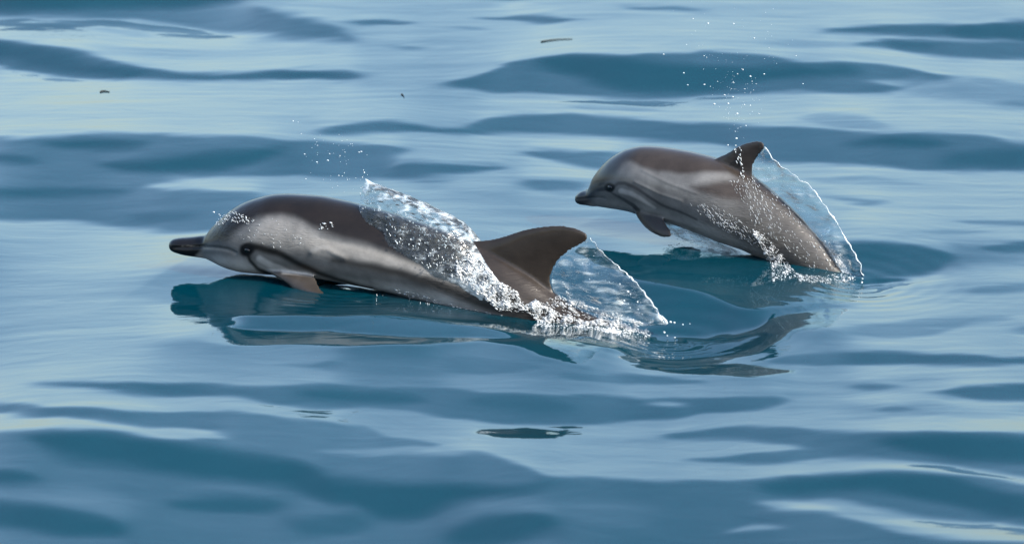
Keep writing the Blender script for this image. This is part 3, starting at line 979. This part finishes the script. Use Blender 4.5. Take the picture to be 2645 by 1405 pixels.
# ------------------------------------------------------------------ moving water on and around the dolphins
def curve_pts(c, n):
    P = np.array(c, float)
    t = np.concatenate([[0], np.cumsum(np.linalg.norm(np.diff(P, axis=0), axis=1))])
    q = np.linspace(0, t[-1], n)
    return np.stack([pchip(t, P[:, 0], q), pchip(t, P[:, 1], q)], 1)

def grid_faces(nu, nv, b=0, flip=False):
    out = []
    for i in range(nu - 1):
        for j in range(nv - 1):
            f = (b + i * nv + j, b + i * nv + j + 1, b + (i + 1) * nv + j + 1, b + (i + 1) * nv + j)
            out.append(f[::-1] if flip else f)
    return out

def set_foam(o, vals, edge):
    e = o.data.attributes.new('edge', 'FLOAT', 'POINT')
    e.data.foreach_set('value', np.asarray(edge, np.float32))
    a = o.data.attributes.new('foam', 'FLOAT', 'POINT')
    a.data.foreach_set('value', np.asarray(vals, np.float32))

def turb(v, f=1.0):
    return mnoise.turbulence(Vector(v) * f, 3, False) - .5

def saddle(name, fr, bvh, top, low, nu, nv, thick, amp, foamf, m):
    """water draped over the back: from a ridge above the back down both flanks"""
    A, B = curve_pts(top, nu), curve_pts(low, nu)
    V, foam, edges = [], [], []
    dl = []
    for i in range(nu):
        h = bvh.ray_cast(Vector(CAM), Vector(ray(*B[i])))
        dl.append(max(.01, np.dot(np.array(h[0]) - fr.o, fr.e2)) if h[0] else .03)
    dl = blur1(np.array(dl), 4)
    for i in range(nu):
        s = i / (nu - 1)
        for j in range(nv):
            t = j / (nv - 1)
            q = A[i] * (1 - t) + B[i] * t
            d = dl[i] * math.sqrt(max(0, 1 - (1 - t) ** 2))
            h = bvh.ray_cast(Vector(CAM), Vector(ray(*q)))
            edge = min(1, t * 6 + .35) * min(1, (1 - t) * 5) * min(1, s * 10 + .15) * min(1, (1 - s) * 8 + .2)
            if h[0]:
                d = max(d, np.dot(np.array(h[0]) - fr.o, fr.e2) + thick * edge)
            P = fr.at(q[0], q[1], d)
            nz = turb(P + np.array([3.1, 0, 0]), 26) * amp + turb(P * np.array([1, 1, 1]), 60) * amp * .45
            if j:
                d += max(nz, -thick * .6) * edge
                P = fr.at(q[0], q[1], max(d, .001))
            V.append(P)
            foam.append(foamf(s, t))
            edges.append(min(1, (1 - t) * 5, s * 12 + .12, (1 - s) * 6))
    n = len(V)
    Vm = list(fr.mir(np.array(V)))
    o = mesh_obj(name, V + Vm, grid_faces(nu, nv) + grid_faces(nu, nv, n, True), m)
    set_foam(o, foam + foam, edges + edges)
    return o

sheet_back = saddle('water_sheet', FA, bvh_a,
    [(944, 462), (961, 473), (1004, 492), (1048, 511), (1102, 538), (1162, 568), (1205, 600), (1228, 634), (1262, 690), (1300, 740)],
    [(926, 530), (928, 548), (946, 575), (985, 600), (1000, 632), (1038, 660), (1084, 688), (1112, 714), (1175, 738), (1260, 790)],
    110, 48, .009, .0045, lambda s, t: .02 + .40 * sstep(.6, .95, s) * (.4 + .6 * t) + .10 * sstep(.35, .0, t) - .08 * (1 - s) * t + (.22 if s < .03 else 0), M_FILM)
tag(sheet_back, 'clear ruffled sheet of water draped over the back of the larger dolphin', 'splash', 'water thrown up by the dolphins')

def sheet(name, fr, inner, outer, nu, nv, amp, foamf, m, thick=.003, d0=0.0, edgef=lambda s, t: min(1, .25 + (1 - t) * 4)):
    """free sheet of water trailing off a fin, with a thin body of its own"""
    A, B = curve_pts(inner, nu), curve_pts(outer, nu)
    Vf, Vb, foam, edges = [], [], [], []
    for i in range(nu):
        s = i / (nu - 1)
        for j in range(nv):
            t = j / (nv - 1)
            q = A[i] * (1 - t) + B[i] * t
            P0 = fr.at(q[0], q[1])
            w = amp * (mnoise.noise(Vector(P0) * 9) + .5 * mnoise.noise(Vector(P0) * 28)) * math.sin(math.pi * min(1, max(0, t))) ** .5
            Vf.append(fr.at(q[0], q[1], d0 + w + thick / 2))
            Vb.append(fr.at(q[0], q[1], d0 + w - thick / 2))
            foam.append(foamf(s, t))
            edges.append(edgef(s, t))
    n = len(Vf)
    Fc = grid_faces(nu, nv) + grid_faces(nu, nv, n, True)
    ring = [i * nv for i in range(nu)] + [(nu - 1) * nv + j for j in range(1, nv)] + [i * nv + nv - 1 for i in range(nu - 2, -1, -1)] + list(range(nv - 2, 0, -1))
    for a, b in zip(ring, ring[1:] + ring[:1]):
        Fc.append((a, b, n + b, n + a))
    o = mesh_obj(name, Vf + Vb, Fc, m)
    set_foam(o, foam + foam, edges + edges)
    return o

def rim(name, fr, line, r0, r1, parent, seed, m, n=150):
    """the beaded cord of water along a sheet's free edge"""
    L = curve_pts(line, n)
    rings = []
    P = np.array([fr.at(*q) for q in L])
    for i in range(n):
        f = i / (n - 1)
        tg = P[min(i + 1, n - 1)] - P[max(i - 1, 0)]
        tg /= np.linalg.norm(tg)
        up = np.cross(tg, fr.e2)
        r = (r0 + (r1 - r0) * f) * max(.12, .75 + 1.2 * mnoise.noise(Vector((f * 11, seed, 7)))) * (.35 + .9 * abs(mnoise.noise(Vector((f * 34, seed, 0)))) + .6 * max(0, mnoise.noise(Vector((f * 80, seed, 4)))))
        c = P[i] + up * mnoise.noise(Vector((f * 22, seed, 9))) * .006 + fr.e2 * mnoise.noise(Vector((f * 18, seed, 2))) * .006
        rings.append([c + (up * math.sin(q) + fr.e2 * math.cos(q)) * r for q in np.linspace(0, 2 * math.pi, 8, endpoint=False)])
    s = Shell()
    s.rings(rings)
    return mesh_obj(name, s.V, s.F, m, parent)

A_RIM = [(1525, 615), (1540, 634), (1560, 655), (1590, 682), (1620, 710), (1650, 738), (1672, 766), (1690, 790), (1704, 812), (1722, 838)]
A_IN = [(1524, 616), (1502, 633), (1472, 650), (1444, 676), (1429, 699), (1424, 722), (1428, 746), (1446, 768), (1490, 792), (1560, 815), (1660, 842)]
sh_a = sheet('water_sheet', FA, A_IN, A_RIM, 70, 40, .020, lambda s, t: .10 * sstep(.6, 1, s) + .16 * max(0, 1 - t * 3) * sstep(.3, .6, s) + .05 * (t > .9), M_SHEET, edgef=lambda s, t: min(.48, .18 + (1 - t) * 3))
tag(sh_a, 'clear triangular sheet of water trailing from the large dolphin fin tip to the sea', 'splash', 'water thrown up by the dolphins')
rim('rim', FA, A_RIM, .0030, .0058, sh_a, 3.3, M_DROP)

C_RIM = [(1975, 379), (1984, 392), (1996, 408), (2020, 431), (2046, 448), (2076, 470), (2106, 495), (2123, 522), (2147, 553), (2170, 590), (2187, 623), (2207, 653), (2221, 684), (2231, 712)]
C_IN = [(1975, 380), (1966, 395), (1953, 414), (1945, 434), (1944, 448), (1952, 463), (1982, 489), (2020, 521), (2060, 560), (2098, 601), (2132, 642), (2160, 685), (2190, 712), (2215, 716)]
sh_c = sheet('water_sheet', FC, C_IN, C_RIM, 90, 30, .016, lambda s, t: -.02 + .12 * sstep(.7, 1, s) * (1 - t) + .05, M_SHEET, edgef=lambda s, t: min(.46, .16 + (1 - t) * 3))
tag(sh_c, 'thin clear veil of water curving from the calf fin tip down to its tail', 'splash', 'water thrown up by the dolphins')
rim('rim', FC, C_RIM, .0022, .0045, sh_c, 8.1, M_DROP)

B_IN = [(1702, 560), (1740, 577), (1790, 595), (1850, 622), (1910, 650), (1960, 690), (1990, 712)]
B_OUT = [(1722, 600), (1745, 612), (1790, 630), (1850, 652), (1905, 676), (1950, 700), (1985, 722)]
sh_b = sheet('water_sheet', FC, B_IN, B_OUT, 70, 24, .012, lambda s, t: .20 - .2 * abs(t - .35), M_SHEET, d0=.03, edgef=lambda s, t: min(.6, .1 + t * 6, .05 + (1 - t) * 2.5, s * 5 + .1, (1 - s) * 5))
tag(sh_b, 'pale streaked sheet of water peeling back from the calf flipper under its belly', 'splash', 'water thrown up by the dolphins')

# ---- foam and drops
ICO = None
def ico():
    global ICO
    if ICO is None:
        b = bmesh.new()
        bmesh.ops.create_icosphere(b, subdivisions=1, radius=1.0)
        ICO = (np.array([v.co[:] for v in b.verts]), [tuple(v.index for v in f.verts) for f in b.faces])
        b.free()
    return ICO

class Blobs:
    def __init__(s):
        s.V, s.F = [], []
    def add(s, P, r, ax=None, stretch=1.0, jit=0.0):
        v, f = ico()
        v = v * r * .62 * (1 + jit * nrng.standard_normal((len(v), 1)) * .5)
        if ax is not None:
            a = ax / np.linalg.norm(ax)
            v = v + np.outer(v @ a, a) * (stretch - 1)
        b = len(s.V)
        s.V += list(v + P)
        s.F += [tuple(b + i for i in q) for q in f]

def rand_in(poly, n):
    poly = np.array(poly, float)
    lo, hi = poly.min(0), poly.max(0)
    out = []
    while len(out) < n:
        P = nrng.uniform(lo, hi, (n * 3, 2))
        m = inside(P, poly, .5) > .5
        out += list(P[m])
    return out[:n]

def on_body(fr, bvh, q, off):
    h = bvh.ray_cast(Vector(CAM), Vector(ray(*q)))
    if h[0]:
        return np.array(h[0]) + np.array(h[1]) * off
    return fr.at(q[0], q[1], off)

def flow(fr, x, y):
    return fr.at(1000 + x, 700 + y) - fr.at(1000, 700)

def foam_mass(name, fr, bvh, spec, label):
    """froth: thousands of small bubbles and torn flecks drawn out along the flow"""
    bl = Blobs()
    ax = flow(fr, 10, 6)
    for poly, n, r0, r1, off in spec:
        for q in rand_in(poly, n):
            c = mnoise.noise(Vector((q[0] * .035, q[1] * .045, 5.0))) + .5 * mnoise.noise(Vector((q[0] * .11, q[1] * .11, 1.0)))
            if c < rnd.uniform(-.6, .10):
                continue
            k = .6 + .9 * max(0, c)
            P = on_body(fr, bvh, q, rnd.uniform(-.003, off) * k)
            zz = float(sea_z(P[0], P[1]))
            if P[2] < zz - .004:
                P = ground(q[0], q[1], zz)
                P = ground(q[0], q[1], float(sea_z(P[0], P[1])) + rnd.uniform(-.003, .004))
            bl.add(P, rnd.uniform(r0, r1) * k * (.30 + .62 * rnd.random() ** 2), ax + np.array([0, 0, 1]) * rnd.uniform(-.35, .35) * np.linalg.norm(ax), rnd.uniform(1.2, 3.2), .3)
    o = mesh_obj(name, bl.V, bl.F, M_FOAM)
    tag(o, label, 'foam', kind='stuff')
    return o

def z3(*p):
    return [(1180 + a / 3.257, 560 + b / 3.257) for a, b in p]
def z2(*p):
    return [(860 + a / 2.974, 440 + b / 2.974) for a, b in p]
def z5(*p):
    return [(1760 + a / 2.974, 340 + b / 2.974) for a, b in p]

foam_mass('foam', FA, bvh_a, [
    (z3((0, 290), (110, 330), (250, 420), (340, 540), (520, 640), (540, 760), (440, 760), (250, 690), (120, 600), (0, 500)), 3600, .0024, .0070, .016),
    (z3((540, 760), (660, 700), (850, 800), (1100, 880), (1250, 860), (1420, 900), (1500, 980), (1300, 980), (1000, 930), (700, 880)), 3600, .0024, .0066, .012),
    (z3((880, 520), (960, 640), (1100, 740), (1280, 790), (1420, 830), (1560, 900), (1400, 870), (1150, 820), (950, 720)), 500, .002, .005, .012),
    (z3((620, 900), (900, 960), (1250, 1010), (1480, 1010), (1600, 940), (1640, 990), (1500, 1060), (1200, 1050), (800, 990)), 900, .0014, .0042, .008),
    (z3((700, 860), (1000, 900), (1300, 940), (1500, 930), (1620, 960), (1500, 1020), (1200, 1010), (900, 960), (650, 930)), 1300, .0016, .0050, .010),
    (z3((250, 560), (420, 600), (560, 700), (560, 800), (380, 780), (250, 700)), 900, .0025, .0065, .014),
    (z3((840, 650), (1000, 720), (1300, 800), (1560, 890), (1500, 960), (1200, 900), (900, 800), (700, 740)), 1500, .0016, .0048, .014),
    (z3((-220, 120), (0, 100), (60, 260), (40, 420), (-120, 300)), 160, .0016, .004, .014),
    ], 'thick white foam streaming down the flank of the larger dolphin below its fin')
foam_mass('foam', FC, bvh_c, [
    (z5((540, 740), (640, 800), (700, 840), (790, 960), (860, 1060), (940, 1120), (700, 1150), (690, 1020), (620, 880)), 1900, .0014, .0050, .016),
    (z5((900, 1090), (1050, 1110), (1200, 1090), (1340, 1110), (1330, 1150), (1150, 1165), (900, 1150)), 900, .0012, .0038, .012),
    (z5((1060, 800), (1130, 860), (1220, 980), (1320, 1120), (1230, 1130), (1150, 960)), 900, .0014, .0040, .012),
    (z5((150, 620), (230, 640), (400, 720), (400, 770), (250, 700)), 60, .0016, .0035, .004),
    ], 'white churned foam where the leaping calf tail leaves the water')

def drops(name, label, fn):
    bl = Blobs()
    fn(bl)
    o = mesh_obj(name, bl.V, bl.F, M_DROP)
    tag(o, label, 'spray', kind='stuff')
    return o

def plume(bl, fr, poly, n, r0, r1, spread=.12, ax=(1, .3), st=(1.0, 2.4)):
    a = flow(fr, ax[0] * 10, ax[1] * 10)
    for q in rand_in(poly, n):
        r = (r0 + (r1 - r0) * rnd.random() ** 5) * .9
        bl.add(fr.at(q[0], q[1], rnd.uniform(-spread, spread)), r, a, rnd.uniform(*st), .15)

def streaks(bl, fr, bvh, poly, n, r0, r1, ax, off=.004, st=(1.5, 3.5)):
    a = flow(fr, *ax)
    for q in rand_in(poly, n):
        P = on_body(fr, bvh, q, rnd.uniform(0, off))
        bl.add(P, rnd.uniform(r0, r1), a, rnd.uniform(*st), .15)

def adult_drops(bl):
    plume(bl, FA, [(770, 380), (860, 330), (950, 400), (965, 470), (900, 500), (800, 470)], 60, .0011, .0034)
    for x, y, r in [(757, 313, 2.6), (770, 316, 2), (778, 346, 2), (790, 462, 2.4), (875, 454, 2.6), (884, 455, 2.2), (941, 446, 3.4), (936, 458, 2.6), (939, 440, 2.0), (552, 548, 3.6), (566, 554, 2.6), (569, 557, 2.2),
                    (560, 823, 2.3), (570, 821, 2.0), (563, 848, 2.2), (571, 848, 2.0), (822, 834, 2.0), (799, 825, 2.0), (793, 842, 2.0), (898, 918, 2.0), (546, 886, 2.0), (684, 886, 2.2)]:
        bl.add(FA.at(x, y, .02), r * .0011, flow(FA, 10, 3), 1.3, .1)
    bl.add(FA.at(821, 833, .2), .003, flow(FA, -3, 8), 3.0, .1)
    # glints on the wet forehead and along the back sheet
    streaks(bl, FA, bvh_a, [(548, 590), (580, 552), (605, 545), (660, 570), (640, 580), (590, 572)], 130, .0007, .0020, (6, 10), .004, (1.5, 4.5))
    streaks(bl, FA, bvh_a, [(600, 610), (700, 560), (770, 585), (790, 640), (700, 640)], 40, .0007, .0018, (8, 6))
    streaks(bl, FA, bvh_a, [(815, 585), (850, 570), (870, 580), (850, 592), (822, 592)], 16, .0014, .0030, (8, 4))
    streaks(bl, FA, bvh_a, [(950, 530), (1060, 560), (1190, 640), (1200, 720), (1130, 710), (1010, 620)], 170, .0012, .0036, (4, 10), .028, (1.2, 2.6))
    streaks(bl, FA, bvh_a, [(930, 480), (950, 470), (975, 500), (945, 560), (930, 550)], 34, .0014, .0036, (4, 10), .02, (1.0, 2.0))
    streaks(bl, FA, bvh_a, z2((480, 900), (700, 960), (1000, 1050), (1300, 1110), (1600, 1190), (1600, 1225), (1300, 1150), (1000, 1090), (700, 1000), (480, 930)), 150, .0006, .0016, (10, 3.2), .004, (3, 9))
    # drips from the belly
    a = flow(FA, 2, 10)
    for q in rand_in([(940, 748), (1120, 778), (1140, 805), (1000, 800)], 46):
        bl.add(FA.at(q[0], q[1], rnd.uniform(.02, .1)), rnd.uniform(.0010, .0022), a, rnd.uniform(1.5, 4), .1)
    plume(bl, FA, z3((830, 380), (1100, 230), (1500, 600), (1650, 860), (1400, 800), (1000, 640)), 60, .0010, .0028, .01, (8, 9))
    for x, y, r in z3r():
        bl.add(FA.at(x, y, .01), r, flow(FA, 10, 6), 1.2, .2)

def z3r():
    return [(1180 + a / 3.257, 560 + b / 3.257, r) for a, b, r in
            [(1800, 885, .006), (1830, 890, .005), (1900, 905, .004), (1960, 900, .003), (1745, 970, .006), (1770, 1000, .004), (1835, 1015, .004), (1440, 630, .006), (1460, 650, .004), (1408, 705, .004),
             (1520, 715, .004), (1458, 764, .003), (1525, 778, .003), (1370, 565, .004), (1560, 820, .002)]]

drops('spray_droplets', 'scattered bright droplets and glints flying around the larger dolphin', adult_drops)

def calf_drops(bl):
    plume(bl, FC, [(1800, 120), (1870, 150), (1960, 200), (1990, 260), (1960, 330), (1920, 360), (1880, 345), (1850, 260), (1800, 200)], 80, .0009, .0030)
    plume(bl, FC, [(1720, 0), (2000, 20), (2080, 150), (1950, 180), (1760, 140)], 40, .0009, .0022)
    plume(bl, FC, [(1850, 180), (1930, 180), (1960, 250), (1920, 345), (1880, 320)], 32, .0012, .0036)
    for x, y, r in [(1714, 141, 4), (1766, 189, 3.6), (1776, 220, 3.4), (1819, 219, 4), (1904, 294, 5), (1845, 269, 4.4), (1881, 268, 4.2), (1893, 251, 3.6), (1902, 358, 4.4), (1900, 376, 3.4), (1974, 192, 3.4), (1829, 61, 4), (1895, 62, 3.8),
                    (1938, 198, 4), (1948, 99, 3.4), (1919, 181, 3), (1880, 375, 3.6), (1790, 49, 3.0), (2056, 145, 2.6), (2074, 217, 2.6), (1652, 471, 3.4)]:
        bl.add(FC.at(x, y, rnd.uniform(-.05, .05)), r * .00105, flow(FC, 10, 1), 1.4, .1)
    s = (4, 10)
    streaks(bl, FC, bvh_c, z4((1570, 150), (1640, 150), (1680, 440), (1620, 440)), 34, .0014, .0034, s)
    streaks(bl, FC, bvh_c, z5((360, 380), (560, 350), (640, 480), (600, 640), (560, 760), (620, 860), (540, 700), (500, 500)), 75, .0007, .0018, s, .004, (2, 6))
    streaks(bl, FC, bvh_c, z5((560, 430), (720, 480), (920, 700), (1060, 860), (1200, 1060), (1100, 1060), (880, 720), (620, 600)), 95, .0006, .0017, (6, 10), .004, (2, 6))
    streaks(bl, FC, bvh_c, z5((620, 560), (900, 800), (1080, 1080), (960, 1040), (700, 800)), 90, .0005, .0013, (6, 10), .004, (3, 8))
    streaks(bl, FC, bvh_c, z5((120, 620), (240, 600), (420, 740), (560, 860), (440, 800)), 45, .0007, .0017, (7, 9), .004, (2, 7))
    plume(bl, FC, z5((560, 260), (640, 150), (760, 280), (960, 440), (1050, 620), (900, 600), (700, 440)), 40, .0008, .0022, .008, (8, 8))
    plume(bl, FC, z4((900, 800), (1050, 850), (1400, 1010), (1900, 1230), (1850, 1262), (1350, 1085), (980, 990)), 260, .0006, .0022, .04, (10, 4.4), (3, 9))
    streaks(bl, FC, bvh_c, z5((60, 560), (240, 560), (430, 660), (620, 840), (640, 900), (520, 860), (300, 740)), 190, .0004, .0010, (7, 9), .003, (5, 14))
    streaks(bl, FC, bvh_c, z5((380, 400), (560, 400), (700, 620), (720, 860), (620, 840), (480, 560)), 120, .0004, .0010, (5, 10), .003, (5, 14))
    plume(bl, FC, z5((1050, 780), (1200, 860), (1300, 1100), (1200, 1000)), 40, .0012, .0030, .03, (8, 10))
    for x, y, r in [(2196, 722, .006), (2214, 738, .007), (2208, 752, .006), (2212, 744, .005), (2206, 757, .005), (2166, 766, .004), (2226, 730, .006), (2228, 720, .005), (2141, 768, .003)]:
        bl.add(FC.at(x, y, .06), r * .8, flow(FC, -4, 8), 1.4, .2)

def z4(*p):
    return [(1460 + a / 3.6, 340 + b / 3.6) for a, b in p]
drops('spray_droplets', 'tall plume of fine white droplets above and around the leaping calf', calf_drops)

# ---- drift on the water
def twig(px0, px1, r, label, bend=.01):
    A, B = ground(*px0), ground(*px1)
    rings = []
    for i in range(8):
        f = i / 8
        c = A * (1 - f) + B * f
        c[2] = float(sea_z(c[0], c[1])) + .002
        c[1] += bend * math.sin(f * 5)
        rr = r * (1 - .6 * f)
        rings.append([c + np.array([0, math.cos(q), math.sin(q)]) * rr for q in np.linspace(0, 2 * math.pi, 6, endpoint=False)])
    s = Shell()
    s.rings(rings)
    o = mesh_obj('floating_twig', s.V, s.F, M_TWIG)
    tag(o, label, 'twig', 'bits of drift on the sea')
twig((1397, 127), (1490, 123.5), .0022, 'thin dark twig floating far off, up and left of the calf')
twig((258, 228), (287, 227), .003, 'short dark fleck floating near the upper left edge')
twig((1036, 250), (1046, 256), .003, 'tiny dark fleck floating above the larger dolphin back')
